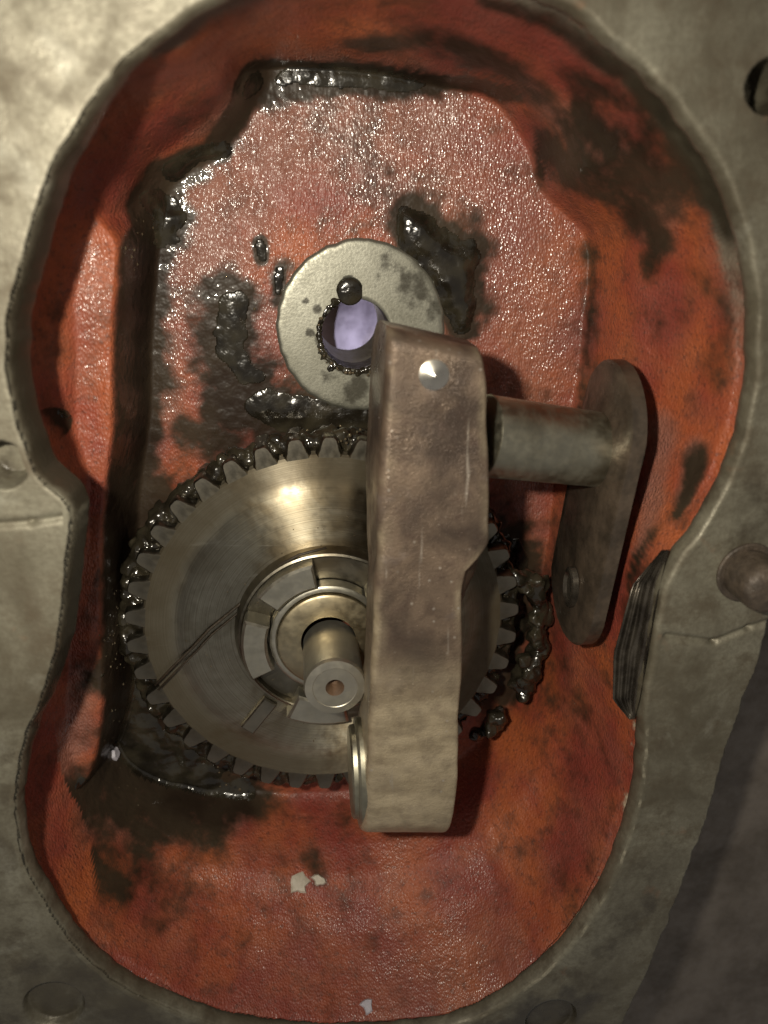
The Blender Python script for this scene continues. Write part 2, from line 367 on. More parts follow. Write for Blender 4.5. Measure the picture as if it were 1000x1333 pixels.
STAINS = [
 ([(160, 880, 40), (190, 980, 50), (280, 1060, 46), (330, 1050, 30)], 1), ([(120, 1060, 34), (150, 1120, 40)], .7), ([(440, 130, 30), (470, 200, 40), (520, 270, 40)], .38), ([(200, 640, 30), (180, 740, 30)], .9),  # soft dark oily film: chains of (px, py, radius px), strength
 ([(190, 240, 28), (178, 400, 30), (165, 560, 28), (155, 700, 26), (155, 900, 34)], 1),
 ([(215, 230, 22), (255, 215, 20), (320, 120, 22), (420, 100, 20), (560, 110, 18), (690, 125, 26)], 1),
 ([(470, 60, 26), (560, 50, 34), (650, 90, 40), (700, 120, 34)], 1), ([(430, 90, 14), (690, 130, 20)], 1),
 ([(640, 5, 26), (760, 55, 32), (850, 120, 40), (915, 210, 36), (955, 300, 26)], 1), ([(285, 420, 40), (300, 520, 46), (400, 560, 40)], .8),
 ([(730, 200, 60), (800, 220, 80), (880, 220, 74), (930, 260, 46)], 1.0), ([(760, 120, 40), (850, 130, 40), (900, 190, 30)], .8),
 ([(840, 290, 34), (850, 330, 26)], .9), ([(770, 330, 20), (770, 450, 22), (750, 560, 14)], .6), ([(930, 480, 26), (945, 400, 22), (900, 350, 20)], .55),
 ([(300, 395, 34), (295, 470, 42), (320, 530, 46), (400, 560, 44), (470, 560, 40)], 1), ([(245, 560, 26), (300, 570, 34)], .7), ([(215, 300, 26), (205, 420, 22), (215, 520, 20)], .55), ([(560, 330, 44), (600, 400, 34)], .9), ([(470, 160, 50), (380, 130, 30)], .3), ([(640, 560, 40), (700, 560, 30)], .35), ([(285, 420, 18), (270, 560, 22)], .7),
 ([(540, 300, 34), (590, 350, 36), (600, 410, 26)], 1), ([(365, 350, 16), (360, 390, 10)], .7), ([(470, 250, 26), (560, 230, 24), (520, 280, 20)], .35),
 ([(120, 1020, 40), (180, 1060, 60), (260, 1060, 50)], 1), ([(90, 1080, 28), (130, 1140, 40), (190, 1130, 34)], .75), ([(330, 1050, 30), (240, 1120, 40), (200, 1200, 22)], .5),
 ([(380, 1170, 40), (340, 1120, 40)], .35), ([(405, 1120, 18), (415, 1140, 14)], .6), ([(780, 960, 8), (800, 1030, 9), (790, 1090, 7)], .5), ([(690, 960, 26), (750, 1050, 22), (650, 1080, 24)], .3),
 ([(905, 590, 14), (890, 650, 14)], 1), ([(850, 700, 16), (820, 800, 14), (830, 900, 12)], .9), ([(720, 860, 22), (760, 920, 24), (690, 900, 20)], .45),
 ([(640, 760, 40), (650, 900, 40)], .8), ([(690, 500, 16), (700, 640, 14)], .25), ([(45, 470, 24), (48, 560, 26), (70, 620, 22)], .9), ([(110, 660, 14), (100, 780, 14), (90, 880, 12)], .45),
 ([(260, 1110, 30), (150, 1190, 18)], .4), ([(450, 1240, 60), (560, 1200, 50)], .2), ([(255, 130, 26), (300, 190, 18)], .35), ([(870, 420, 34), (830, 420, 26)], .4)]
GREASE = [  # chains of (px, py, radius px), thickness mm
 ([(205, 280, 24), (185, 340, 22), (180, 420, 14)], 3.0), ([(168, 460, 10), (160, 640, 12), (156, 760, 18), (152, 850, 26), (158, 960, 34)], 2.2),
 ([(225, 218, 12), (262, 200, 12), (290, 195, 7)], 1.6), ([(320, 105, 14), (400, 95, 10), (520, 105, 9), (640, 118, 12), (690, 128, 14)], .6),
 ([(545, 305, 24), (580, 340, 26), (592, 385, 20), (602, 415, 14)], 3.2), ([(660, 95, 24), (690, 110, 18)], 1.8), ([(752, 135, 9), (753, 158, 9)], 1.5),
 ([(835, 285, 22), (855, 300, 16), (850, 322, 10)], 2.2), ([(905, 600, 12), (893, 640, 11), (884, 668, 7)], 2.0), ([(305, 400, 14), (300, 460, 18), (325, 490, 16)], .6),
 ([(340, 525, 16), (420, 550, 20), (470, 550, 18)], .9), ([(200, 1000, 40), (260, 1050, 34), (300, 1040, 20)], 2.6), ([(110, 1050, 24), (95, 1090, 14)], 1.5), ([(130, 1020, 22), (180, 1030, 26), (250, 1065, 24), (310, 1045, 16)], 2.0), ([(170, 980, 30), (150, 900, 20)], 2),
 ([(365, 352, 5), (362, 380, 5)], .25), ([(338, 318, 5), (342, 336, 5)], .25), ([(120, 1120, 10), (160, 1150, 14)], .8), ([(45, 520, 12), (52, 570, 14)], 1.2),
 ([(640, 730, 30), (660, 820, 22)], 1.6)]
for pts, th in GREASE: STAINS.append(([(x, y, r*1.7) for x, y, r in pts], 1.25))
for pts, st in STAINS: dirt = np.maximum(dirt, st*soft(trail(pts), 1.0)*np.where(dB < 1, 1.35, np.where(dL < 4, 1.15, .8 if st > 1.2 else .95)))
dirt = np.maximum(dirt, .45*sstep(-.3, 1.0, noise(V*np.float32([1.6, .6, .6]), 20, 71, 3, .55))*inside)
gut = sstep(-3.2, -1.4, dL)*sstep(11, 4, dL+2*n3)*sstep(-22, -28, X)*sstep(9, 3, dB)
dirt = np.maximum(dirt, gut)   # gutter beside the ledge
film = np.zeros(len(V), np.float32)
for pts, st in (([(330, 170, 70), (420, 160, 80), (560, 160, 60)], 1.0), ([(290, 260, 70), (260, 340, 60)], 1.0), ([(450, 230, 90), (560, 250, 70)], .8), ([(620, 220, 70), (680, 320, 80), (700, 430, 70), (690, 520, 50)], .55),
                ([(210, 320, 26), (205, 420, 34), (200, 520, 40)], .9), ([(320, 420, 60), (300, 520, 60)], .55), ([(690, 600, 24), (690, 700, 20)], .5), ([(865, 560, 26), (850, 640, 22), (836, 720, 14)], .8), ([(115, 880, 16), (95, 960, 26), (80, 1010, 20)], .8), ([(905, 590, 18), (890, 650, 16)], .9), ([(690, 120, 30), (760, 200, 50), (860, 240, 50), (850, 300, 30)], .7), ([(640, 1250, 60), (500, 1290, 70)], .35), ([(600, 420, 70)], .45), ([(120, 480, 26), (120, 330, 20)], .35)):
    film = np.maximum(film, st*soft(trail(pts), .7))
film = np.maximum(film, .22*sstep(-.2, .8, noise(V, 14, 73, 3))*inside)
film = np.maximum(film, np.maximum(.75*gut, .8*soft(trail([(110, 1050, 40), (180, 1040, 60), (290, 1060, 40)]), .6))); film *= (1-.75*soft(trail([(420, 290, 50), (470, 290, 30)]), .5))
metal = sstep(.80, .9, prof+.04*n3)*inside*sstep(-45, 0, Y)
gask = .28*np.exp(-(dR/1.3)**2)*sstep(-90, -130, Y)+.2*np.exp(-(dR/1.2)**2)*sstep(40, 60, X)
fstain_shade = np.zeros(len(V), np.float32)  # flange stains; along the bottom they also paint in the lamp's falloff
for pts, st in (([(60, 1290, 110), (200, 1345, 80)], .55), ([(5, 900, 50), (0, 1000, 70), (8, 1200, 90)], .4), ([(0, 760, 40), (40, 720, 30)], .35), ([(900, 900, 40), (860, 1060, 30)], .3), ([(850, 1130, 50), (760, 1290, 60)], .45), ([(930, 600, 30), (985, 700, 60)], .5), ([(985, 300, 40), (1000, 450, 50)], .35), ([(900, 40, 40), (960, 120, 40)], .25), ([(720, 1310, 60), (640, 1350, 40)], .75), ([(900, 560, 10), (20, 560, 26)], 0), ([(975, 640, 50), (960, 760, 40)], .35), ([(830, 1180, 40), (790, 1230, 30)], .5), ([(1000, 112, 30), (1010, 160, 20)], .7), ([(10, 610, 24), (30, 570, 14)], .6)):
    fstain_shade = np.maximum(fstain_shade, st*soft(trail(pts), .6))
fstain_shade = np.maximum(fstain_shade, .55*np.exp(-np.maximum(dR, 0)/2.5)*sstep(-60, -20, Y))
mask = np.stack([dirt, film, gask*(under < 1), metal*(under < 1)], 1).astype(np.float32)
mask_f = np.stack([fstain_shade, film, gask, metal], 1).astype(np.float32)
# vertex normals of the relief, shared by both parts so that the seam does not show
def normals(q):
    gy_, gx_ = np.gradient(q.reshape(ny, nx), RES); r = np.c_[-gx_.ravel(), -gy_.ravel(), np.ones(nx*ny)]; return r/np.linalg.norm(r, axis=1)[:, None]
NR = normals(ZC); NF = normals(Z); VC = np.c_[X, Y, ZC].astype(np.float32)
idx = np.arange(nx*ny).reshape(ny, nx)
quads = np.stack([idx[:-1, :-1], idx[:-1, 1:], idx[1:, 1:], idx[1:, :-1]], -1).reshape(-1, 4)
def relief(name, sel, verts, mk, mat, parent, nrm=None):
    f = quads[sel]; used = np.unique(f); rem = np.full(nx*ny, -1, np.int64); rem[used] = np.arange(len(used))
    me = mesh_np(name, verts[used], rem[f])
    if mk is not None:
        at = me.attributes.new('mask', 'FLOAT_COLOR', 'POINT'); at.data.foreach_set('color', mk[used].ravel())
    if nrm is not None: me.normals_split_custom_set_from_vertices(nrm[used].tolist())
    return obj(name, me, mat, parent)
housing = tag(empty('gearbox_housing', (0, 0, 0)), 'cast iron gearbox housing with grey-green flange and oily red painted cavity', 'housing')
qc = quads[:, 0]
far = np.hypot(X[qc]-BORE[0], Y[qc]-BORE[1]) > 16
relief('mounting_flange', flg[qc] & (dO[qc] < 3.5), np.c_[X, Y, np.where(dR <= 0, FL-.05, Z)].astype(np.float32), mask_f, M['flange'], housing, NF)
relief('cavity_wall', inside[qc] & far, VC, mask, M['paint'], housing, NR)

# edge of the opening: a thin worn lip, hanging deeper where the cavity reaches behind the flange on the left
m = MB(); RM = spline(px_poly(rim_px, FL), 10); nR = len(RM); rings = []; col = []
RM3 = np.c_[RM, np.zeros(nR)]
tg = np.roll(RM, -1, 0)-np.roll(RM, 1, 0); tg /= np.linalg.norm(tg, axis=1)[:, None]; nm = np.c_[tg[:, 1], -tg[:, 0]]
area = np.sum(RM[:, 0]*np.roll(RM[:, 1], -1)-np.roll(RM[:, 0], -1)*RM[:, 1])
if area < 0: nm = -nm                                           # nm points out of the opening
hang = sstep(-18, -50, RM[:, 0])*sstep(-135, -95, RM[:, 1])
jit = .35*noise(RM3, 4, 9, 2)
for dof, zh, dfree, zfree, dk in ((1.3, .07, 1.3, .07, 0), (.5, .12, .5, .12, .1), (-.1, -.2, -.1, -.15, .3), (-.6, -1.4, -.5, -.8, .65), (-1.1, -3.6, -1.0, -2.2, .85), (-1.7, -7, -1.1, -3.2, 1), (-1.9, -9.5, -.9, -4.6, 1), (1.5, -11, .8, -6.5, 1)):
    de = dof*hang+dfree*(1-hang); z = FL+zh*hang+zfree*(1-hang)
    q = RM+nm*(de-jit+.12*noise(RM3, 1.6, 91+int(dk*10), 2))[:, None]
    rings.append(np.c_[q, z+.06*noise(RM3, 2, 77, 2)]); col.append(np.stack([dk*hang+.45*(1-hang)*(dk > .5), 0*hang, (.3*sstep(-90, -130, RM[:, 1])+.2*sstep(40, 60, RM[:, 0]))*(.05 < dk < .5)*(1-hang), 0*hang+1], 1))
m.loft(rings, True, False, False); me = m.mesh('rim_edge', 38); at = me.attributes.new('mask', 'FLOAT_COLOR', 'POINT'); at.data.foreach_set('color', np.concatenate(col).astype(np.float32).ravel())
obj('rim_edge', me, M['flange'], housing)
# machined boss ring with through bore and a small drilled half hole at the top of the bore
BC = U(471, 427, 1)[:2]; RBO = 23.2; small = U(456, 380, 2)[:2]; rs = 3.6
b = MB(); n = 180; t = np.arange(n)*2*math.pi/n; ct, st_ = np.cos(t), np.sin(t)
rin = np.full(n, RB)
dx, dy = small-BORE
bq = ct*dx+st_*dy; disc = bq*bq-(dx*dx+dy*dy-rs*rs); hit = disc > 0
rin = np.maximum(rin, np.where(hit & (bq > 0), bq+np.sqrt(np.maximum(disc, 0)), 0))
ox, oy = BC-BORE; bo = ct*ox+st_*oy; rout = bo+np.sqrt(bo*bo-(ox*ox+oy*oy-RBO**2))
def ring(r, z): return np.c_[r*ct, r*st_, np.full(n, z)]
rout = rout+.35*noise(np.c_[20*ct, 20*st_, 0*ct], 2.2, 5, 3)
b.loft([ring(rout+1.2, -1.2), ring(rout+.1, .7), ring(rout-.4, .9)]+[ring(rout-.5+(rin+.9-rout)*k/16, .95) for k in range(1, 17)]+[ring(rin+.1, .6)], True, False, False)
me = b.mesh('bearing_boss', 50); bv = np.array(b.v)[:, :2]+BORE; bd_ = np.zeros(len(bv))
for px, py, r, st in ((540, 375, 26, 1), (565, 405, 16, .8), (505, 345, 24, .55), (460, 512, 17, 1), (470, 500, 16, .9), (404, 433, 6, 1.2), (398, 392, 5, 1), (412, 402, 6, 1), (560, 350, 22, .9), (430, 490, 12, .6)):
    c = U(px, py, 1); bd_ = np.maximum(bd_, st*sstep(1.6, .4, np.hypot(*(bv-c[:2]).T)/(r*scale_at(c))))
bd_ = np.maximum(bd_, .9*sstep(3.0, .8, np.hypot(*(bv-BORE).T)-RB-.3)*sstep(.4, -.2, np.sin(np.arctan2(*(bv-BORE).T[::-1]))))
at = me.attributes.new('mask', 'FLOAT_COLOR', 'POINT'); at.data.foreach_set('color', np.stack([bd_, 0*bd_, 0*bd_, 0*bd_+1], 1).astype(np.float32).ravel())
obj('bearing_boss', me, M['boss'], housing, (*BORE, 0))
b = MB(); b.loft([ring(rin+.1, .6), ring(rin, -9.5), ring(np.full(n, RB), -9.6)], True, False, False); obj('oil_hole', b.mesh('oil_hole'), M['hair'], housing, (*BORE, 0))
b = MB(); b.loft([ring(np.full(n, RB), -9.6), ring(np.full(n, RB), -12), ring(np.full(n, RB), -34)], True, False, False)
obj('bore_wall', b.mesh('bore_wall'), M['rod'], housing, (*BORE, 0))

b = MB(); b.lathe([(rs*1.06, -3), (rs*1.04, .55), (rs*.9, .95), (rs*.6, 1.15), (rs*.3, 1.25), (.02, 1.28)], 40); obj('grease_plug', b.mesh('grease_plug', 0), M['grease'], housing, (*small, 0))
# ridged milled strip on the right waist of the cavity wall
b = MB(); rows, cols = 26, 22; grid = []
for i in range(rows):
    v = i/(rows-1); py = 715+v*220
    xl = np.interp(py, [715, 760, 850, 910, 935], [862, 824, 799, 798, 820]); xr = np.interp(py, [715, 760, 850, 910, 935], [872, 860, 844, 834, 827])
    for j in range(cols):
        grid.append((xl+(xr-xl)*j/(cols-1), py, .5+.5*math.sin(j*1.25+.4*math.sin(i*.3))))
ctl = np.array([[S(838-20*q_+f_*34, 728+200*q_) for f_ in (0, .5, 1)] for q_ in (0, .25, .5, .75, 1)])          # smooth carrier surface of the strip
def carrier(px, py):
    q_ = min(max((py-728)/200, 0), .999)*4; f_ = min(max((px-838+20*q_/4)/34, 0), .999)*2; i_, j_ = int(q_), int(f_); q_ -= i_; f_ -= j_
    p = (ctl[i_, j_]*(1-f_)+ctl[i_, j_+1]*f_)*(1-q_)+(ctl[i_+1, j_]*(1-f_)+ctl[i_+1, j_+1]*f_)*q_
    z_ = p[2]+1.0; return U(px, py, z_)
grid = [carrier(a_, c_)+np.array([-.35, .1, .6])*h_*1.6 for a_, c_, h_ in grid]
b.add(grid, [(i*cols+j, i*cols+j+1, (i+1)*cols+j+1, (i+1)*cols+j) for i in range(rows-1) for j in range(cols-1)])
obj('milled_strip', b.mesh('milled_strip', 0), M['strip'], housing)

# ------------------------------------------------------------------ floor and what shows through the bore
# floor under the flange's outer edge, kept outside the housing footprint
b = MB(); b.add([(100, -560, 4), (480, -560, 4), (480, 60, 4), (100, 60, 4)], [(0, 1, 2, 3)])
tag(obj('floor', b.mesh('floor'), M['floor']), kind='structure')
sb = MB(); NX, NY = 30, 30
cx0 = U(441, 436, -95)[0]
pts = [(cx0+60*i/NX+1.6*math.sin(j*.9)*(1-i/NX), -140+150*j/NY, -95+3*math.sin(i*.5+.3*math.sin(j*.2))+1.5*math.sin(j*.3+i*.2)) for j in range(NY+1) for i in range(NX+1)]
sb.add(pts, [(j*(NX+1)+i, j*(NX+1)+i+1, (j+1)*(NX+1)+i+1, (j+1)*(NX+1)+i) for j in range(NY) for i in range(NX)])
tag(obj('cloth', sb.mesh('cloth', 0), M['sheet']), 'pale lavender cloth seen through the bore of the round boss', 'cloth')

b = MB(); b.add([(-150, -300, -150), (150, -300, -150), (150, 100, -150), (-150, 100, -150)], [(0, 1, 2, 3)]); tag(obj('back_wall', b.mesh('back_wall'), M['brown']), kind='structure')
# ------------------------------------------------------------------ large gear
GZ = 18.0; GC = U(426, 817, GZ); RR = abs(U(188, 805, GZ)[0]-U(658, 805, GZ)[0])/2
k = RR/54.0
gear = tag(empty('gear', (GC[0], GC[1], 0)), 'large oily steel spur gear with turned face behind the upright lever', 'gear')
b = MB(); b.lathe([(RR-1, 3), (RR, 3.2), (RR, GZ-.6), (RR-.6, GZ), (47.5*k, GZ), (46*k, GZ+.25), (44*k, GZ+.9), (42.5*k, GZ+1.25), (41*k, GZ+1.42), (39.5*k, GZ+1.5)]+[(r*k, GZ+1.5) for r in (36, 33, 29, 27.6, 20, 10)], 160)
obj('gear_blank', b.mesh('gear_blank', 40), M['gear'], gear)
NTE = 38; pit = 2*math.pi/NTE
half = [(RR-1.2, 4.0), (RR+.3, 3.75), (RR+1.2, 3.3), (RR+2.6, 2.95), (RR+4.1, 2.45), (RR+4.9, 1.9), (RR+5.2, 1.2)]
out2 = [(r, -w*k) for r, w in half]+[(r, w*k) for r, w in reversed(half)]
def off(o2, ins): 
    cx = RR+2.; return [(cx+(x-cx)*(1-ins*.12), y*(1-ins*.22)) for x, y in o2]
b = MB(); b.loft([[(x, y, z) for x, y in off(out2, i)] for z, i in ((4, 1), (5, 0), (GZ-1.6, 0), (GZ-.5, .45), (GZ+.02, 1.1))])
tooth_me = b.mesh('tooth', 35)
a0 = math.atan2(*(U(189, 787, GZ)-GC)[[1, 0]])+pit/2
for i in range(NTE):
    o = obj('tooth', tooth_me, M['tooth'], gear); o.rotation_euler.z = a0+i*pit
hub = MB(); zt = GZ+1.5
hub.lathe([(27.6*k, zt-.5), (27.2*k, zt+.8), (26.2*k, zt+3.2), (25.6*k, zt+3.5), (25.2*k, zt+3.2), (25.0*k, zt+.9), (18*k, zt+.7), (17.4*k, zt+.7), (17*k, zt+.5)], 120)
hubo = obj('clutch_ring', hub.mesh('clutch_ring', 35), M['tooth'], gear)
def sector(r0, r1, a, c, z0, z1, n=14, bev=.7):
    m = MB(); aa = np.radians(np.linspace(a, c, n)); cs, sn = np.cos(aa), np.sin(aa)
    def rg(ra, rb, z, ins):
        a2 = np.radians(np.linspace(a+ins, c-ins, n)); p = np.c_[ra*np.cos(a2), ra*np.sin(a2), np.full(n, z)]; q = np.c_[rb*np.cos(a2), rb*np.sin(a2), np.full(n, z)]
        return np.r_[q, p[::-1]]
    m.loft([rg(r0, r1, z0, 0), rg(r0, r1, z1-bev, 0), rg(r0+bev, r1-bev, z1, bev*2.2)]); return m
for a, c, ra_, rb_, zz in ((99, 142, 17.8, 25.1, 8.2), (160, 206, 17.8, 25.1, 8.2), (243, 281, 20.5, 29.0, 6.5), (318, 352, 17.8, 25.1, 8.2), (20, 52, 17.8, 25.1, 8.2)):
    obj('dog', sector(ra_*k, rb_*k, a, c, zt-.3, zt+zz).mesh('dog', 35), M['dog'], hubo)
b = MB(); b.lathe([(17.2*k, zt+1), (17*k, zt+5.2), (16.4*k, zt+5.6), (15.4*k, zt+5.6), (15*k, zt+5.2)], 96); obj('retaining_ring', b.mesh('retaining_ring', 35), M['dog'], gear)
b = MB(); b.lathe([(15*k, zt+1), (14.8*k, zt+6.6), (14.2*k, zt+7), (8*k, zt+7)], 96); obj('bush', b.mesh('bush', 35), M['bush'], gear)
def box_dir(c, d, L, W, z0, z1, bev=.4):
    d = np.array(d)/np.hypot(*d); e = np.array([-d[1], d[0]]); m = MB()
    def rg(l, w, z): return [(*(np.array(c)+d*l*s+e*w*q), z) for s, q in ((-1, -1), (1, -1), (1, 1), (-1, 1))]
    m.loft([rg(L, W, z0), rg(L, W, z1-bev), rg(L-bev, W-bev, z1)]); return m
kc = U(337, 934, zt+2)-GC
obj('key', box_dir(kc[:2], kc[:2], 6.2, 2.3, zt-.5, zt+1.6).mesh('key', 30), M['tooth'], gear)

# gear shaft with a centre-drilled end
sh = tag(empty('shaft', (*(U(431, 846, zt+7)[:2]), zt+4)), 'short round shaft end with rusty centre hole standing out of the gear hub', 'shaft')
SE = U(431, 884, zt+27); SR = 41*scale_at(SE); hs = 27.0-4-0
b = MB(); b.lathe([(SR*.97, 0), (SR*.97, 8), (SR*.985, hs-1.6), (SR, hs-1.4), (SR*.96, hs-.3), (SR*.72, hs), (SR*.70, hs-.12), (SR*.3, hs-.12)], 72)
obj('shaft_body', b.mesh('shaft_body', 30), M['shaft'], sh)
b = MB(); b.lathe([(SR*.3, hs-.12), (SR*.26, hs-.5), (SR*.1, hs-3.2), (0.02, hs-3.6)], 40); obj('centre_hole', b.mesh('centre_hole', 30), M['rustdot'], sh)

# ------------------------------------------------------------------ cross rod, retaining plate
RA = U(628, 567, 44); RBp = U(806, 589, 37)
def tube_between(a, bb, r0, r1, n=48, rings=(0, .01, .2, .4, .6, .8, .99, 1), bev=.5):
    a = np.array(a); bb = np.array(bb); d = bb-a; L = np.linalg.norm(d); d /= L
    e = np.cross(d, [0, 0, 1]); e /= np.linalg.norm(e); f = np.cross(d, e); m = MB(); t = np.arange(n)*2*math.pi/n; rs = []
    for q in rings:
        r = r0+(r1-r0)*q-(bev if q in (0, 1) else 0); rs.append(a+d*L*q+r*(np.cos(t)[:, None]*e+np.sin(t)[:, None]*f))
    m.loft(rs); return m
rod = tag(empty('cross_rod', RA), 'round grey steel rod from the lever to the dark plate', 'rod')
r0 = 54*scale_at(RA); r1 = 47.5*scale_at(RBp)
obj('rod_body', tube_between((0, 0, 0), RBp-RA, r0, r1).mesh('rod_body', 40), M['rod'], rod)
dd = (RBp-RA)/np.linalg.norm(RBp-RA)
obj('rod_collar', tube_between(RBp-RA-dd*3.0, RBp-RA+dd*.5, r1+.6, r1+.6).mesh('rod_collar', 40), M['strip'], rod)
PT = U(786, 556, 37); PB = U(742, 758, 37); PX = (PT[0]+PB[0])/2
pl = tag(empty('retaining_plate', PB), 'dark oily oblong plate holding the rod end on the right cavity wall', 'plate')
hw = 17.0; m = MB(); n = 40; ringp = []
for q in range(n):
    a = math.pi*2*q/n; cy = (PT[1]-PB[1]) if math.sin(a) >= 0 else 0; cxx = (PT[0]-PB[0]) if math.sin(a) >= 0 else 0
    ringp.append((cxx, cy+hw*math.sin(a), hw*math.cos(a)))
ringp = np.array(ringp); cen = np.array([(PT[0]-PB[0])/2, (PT[1]-PB[1])/2, 0])
m.loft([ringp+[4, 0, 0], ringp+[.6, 0, 0], cen+(ringp-cen)*[1, .985, .95]])
obj('plate_body', m.mesh('plate_body', 40), M['plate'], pl)
BP = U(744, 764, 38)-PB
b = MB(); tt = np.arange(28)*2*math.pi/28
b.loft([np.c_[np.full(28, BP[0]+dx_), BP[1]+r*1.45*np.cos(tt), BP[2]+r*np.sin(tt)] for r, dx_ in ((4.1, .6), (4.0, -.9), (3.4, -1.2), (3.2, -.9), (2.8, -.3))], True, False, True)
obj('screw_head', b.mesh('screw_head', 40), M['strip'], pl)

# ------------------------------------------------------------------ lever
ZF = 60.0
rowsy = np.r_[428, 432, 438, 446, np.arange(456, 1065, 9), 1072, 1082, 1091, 1098, 1104, 1109, 1113]
Lx = ([428, 520, 600, 700, 800, 900, 1000, 1086], [506, 500, 495, 490, 486, 482, 477, 472])
RF = ([428, 470, 600, 706, 722, 745, 770, 900, 1010, 1060, 1113], [628, 633, 637, 638, 628, 606, 601, 600, 597, 592, 584])
RBk = ([428, 470, 600, 730, 760, 800, 830, 900, 1010, 1060, 1113], [628, 633, 637, 638, 630, 606, 601, 600, 597, 592, 584])
rings = []
org = U(560, 567, 30)
for py in rowsy:
    v = (py-428)/(1086-428)
    zf = ZF-9*max(0, (py-1058)/55)**2.4-4*max(0, (446-py)/18)**2
    zb = np.interp(py, [428, 440, 470, 640, 720, 760, 900, 960, 1060, 1113], [44, 36, 29, 29, 36, 44, 44, 36, 34, 42])
    sl = 28*max(0, 1-v*6)
    xl = np.interp(py, *Lx); xrf = np.interp(py, *RF); xrb = np.interp(py, *RBk)
    A = U(xl, py, ZF); B = U(xrf, py+sl, ZF); B2 = U(xrb, py+sl, ZF)
    rc = 2.2; sec = []
    h = zf-zb; rc = min(rc, h*.45)
    def arc(cx, cz, a0_, a1_, nn=5): return [(cx+rc*math.cos(a), cz+rc*math.sin(a)) for a in np.radians(np.linspace(a0_, a1_, nn))]
    W = B[0]-A[0]; W2 = B2[0]-A[0]
    loc = arc(W-rc*.5, zf-rc*.5, 90, 0) if False else None
    pts_ = []
    # front right small radius, back right, back left, front left large radius
    rsm = min(.9, h*.3)
    pts_ += [(W-rsm+rsm*math.cos(a), zf-rsm+rsm*math.sin(a)) for a in np.radians([90, 60, 30, 0])]
    for q in np.linspace(.12, .9, 7): pts_.append((W+(W2-W)*min(1, q*2.2), zf-rsm-(h-2*rsm)*q))
    pts_ += [(W2-rsm+rsm*math.cos(a), zb+rsm+rsm*math.sin(a)) for a in np.radians([0, -45, -90])]
    for q in (.3, .6): pts_.append((W2*(1-q), zb))
    pts_ += [(rsm+rsm*math.cos(a), zb+rsm+rsm*math.sin(a)) for a in np.radians([-90, -135, -180])]
    for q in (.25, .5, .75): pts_.append((0, zb+rsm+(h-rsm-rc)*q))
    pts_ += [(rc+rc*math.cos(a), zf-rc+rc*math.sin(a)) for a in np.radians([180, 160, 140, 120, 105, 90])]
    for q in np.linspace(.1, .92, 12): pts_.append((rc+(W-rsm-rc)*q, zf))
    rg = []
    for (dx_, z_) in pts_:
        f = dx_/max(W, 1e-3); rg.append((A[0]+dx_, A[1]+(B[1]-A[1])*min(max(f, 0), 1), z_))
    rings.append(np.array(rg))
allp = np.concatenate(rings); nr_ = noise(allp, 12, 81, 2)*.35+noise(allp, 2.2, 83, 2)*.05
cent = np.concatenate([np.repeat(r.mean(0)[None], len(r), 0) for r in rings]); dv = allp-cent; dv /= np.linalg.norm(dv, axis=1)[:, None]
allp = allp+dv*nr_[:, None]
pl_ = seg = np.abs(allp[:, 1]-U(560, 622, ZF)[1]); allp[:, 2] += np.where(allp[:, 2] > ZF-1.5, .35*np.exp(-(seg/.5)**2), 0)
nn = len(rings[0]); rings = [allp[i*nn:(i+1)*nn]-org for i in range(len(rings))]
lever = tag(empty('lever_arm', org), 'upright brown forged steel lever arm standing in front of the gear', 'lever')
b = MB(); b.loft(rings); me = b.mesh('lever_body', 60)
yb = U(540, 830, ZF)[1]; yt = U(540, 940, ZF)[1]
at = me.attributes.new('mask', 'FLOAT_COLOR', 'POINT'); bare = sstep(yb, yt, allp[:, 1]+3*noise(allp, 8, 87, 2))
edge = np.tile(np.r_[[.5, .5, .3, 0], np.zeros(18), [.2, .8, 1, .9, .6, .3], np.zeros(12)], len(rowsy)); bare = np.maximum(bare, edge*sstep(-.5, .5, noise(allp, 7, 89, 3)))
wet = sstep(0.1, .6, noise(allp, 10, 88, 2))*.8
at.data.foreach_set('color', np.stack([bare, wet, 0*wet, 0*wet+1], 1).astype(np.float32).ravel())
obj('lever_body', me, M['lever'], lever)
PP = U(565, 488, ZF)-org; pr = 20*scale_at(PP+org)
b = MB(); b.lathe([(pr*1.02, -.6), (pr, .3)]+[(pr*q, .3+1.5*(1-q)) for q in (.96, .8, .6, .4, .2, .01)], 48); o = obj('pin', b.mesh('pin', 60), M['pin'], lever, PP)
# machined round face on the left of the lever's lower end
FC = U(474, 1003, 47)-org; ra = 15.2; tt = np.arange(64)*2*math.pi/64
b = MB(); b.loft([np.c_[np.full(64, FC[0]+dx_), FC[1]+r*np.cos(tt), FC[2]+r*.82*np.sin(tt)] for r, dx_ in ((ra*.9, 3.5), (ra, 1.5), (ra, -1.6), (ra-.5, -2.2), (ra-1.8, -2.3), (ra-2.0, -3.4), (ra-2.6, -3.9), (5, -3.9))], True, False, True)
obj('thrust_face', b.mesh('thrust_face', 30), M['rod'], lever)

# ------------------------------------------------------------------ bolt on the flange
BO = U(972, 745, FL)
bolt = tag(empty('bolt', BO), 'rusty round-headed bolt on the flange at the right edge', 'bolt')
b = MB(); b.lathe([(7.6, -1), (7.6, .5), (7.2, .8), (5.5, .8)], 48); obj('washer', b.mesh('washer', 30), M['rust'], bolt)
b = MB(); b.lathe([(6.2, .6), (6.2, 8.0), (5.8, 9.6), (4.6, 10.6), (2.7, 11.2), (.02, 11.4)], 40); obj('bolt_head', b.mesh('bolt_head', 40), M['rust'], bolt)

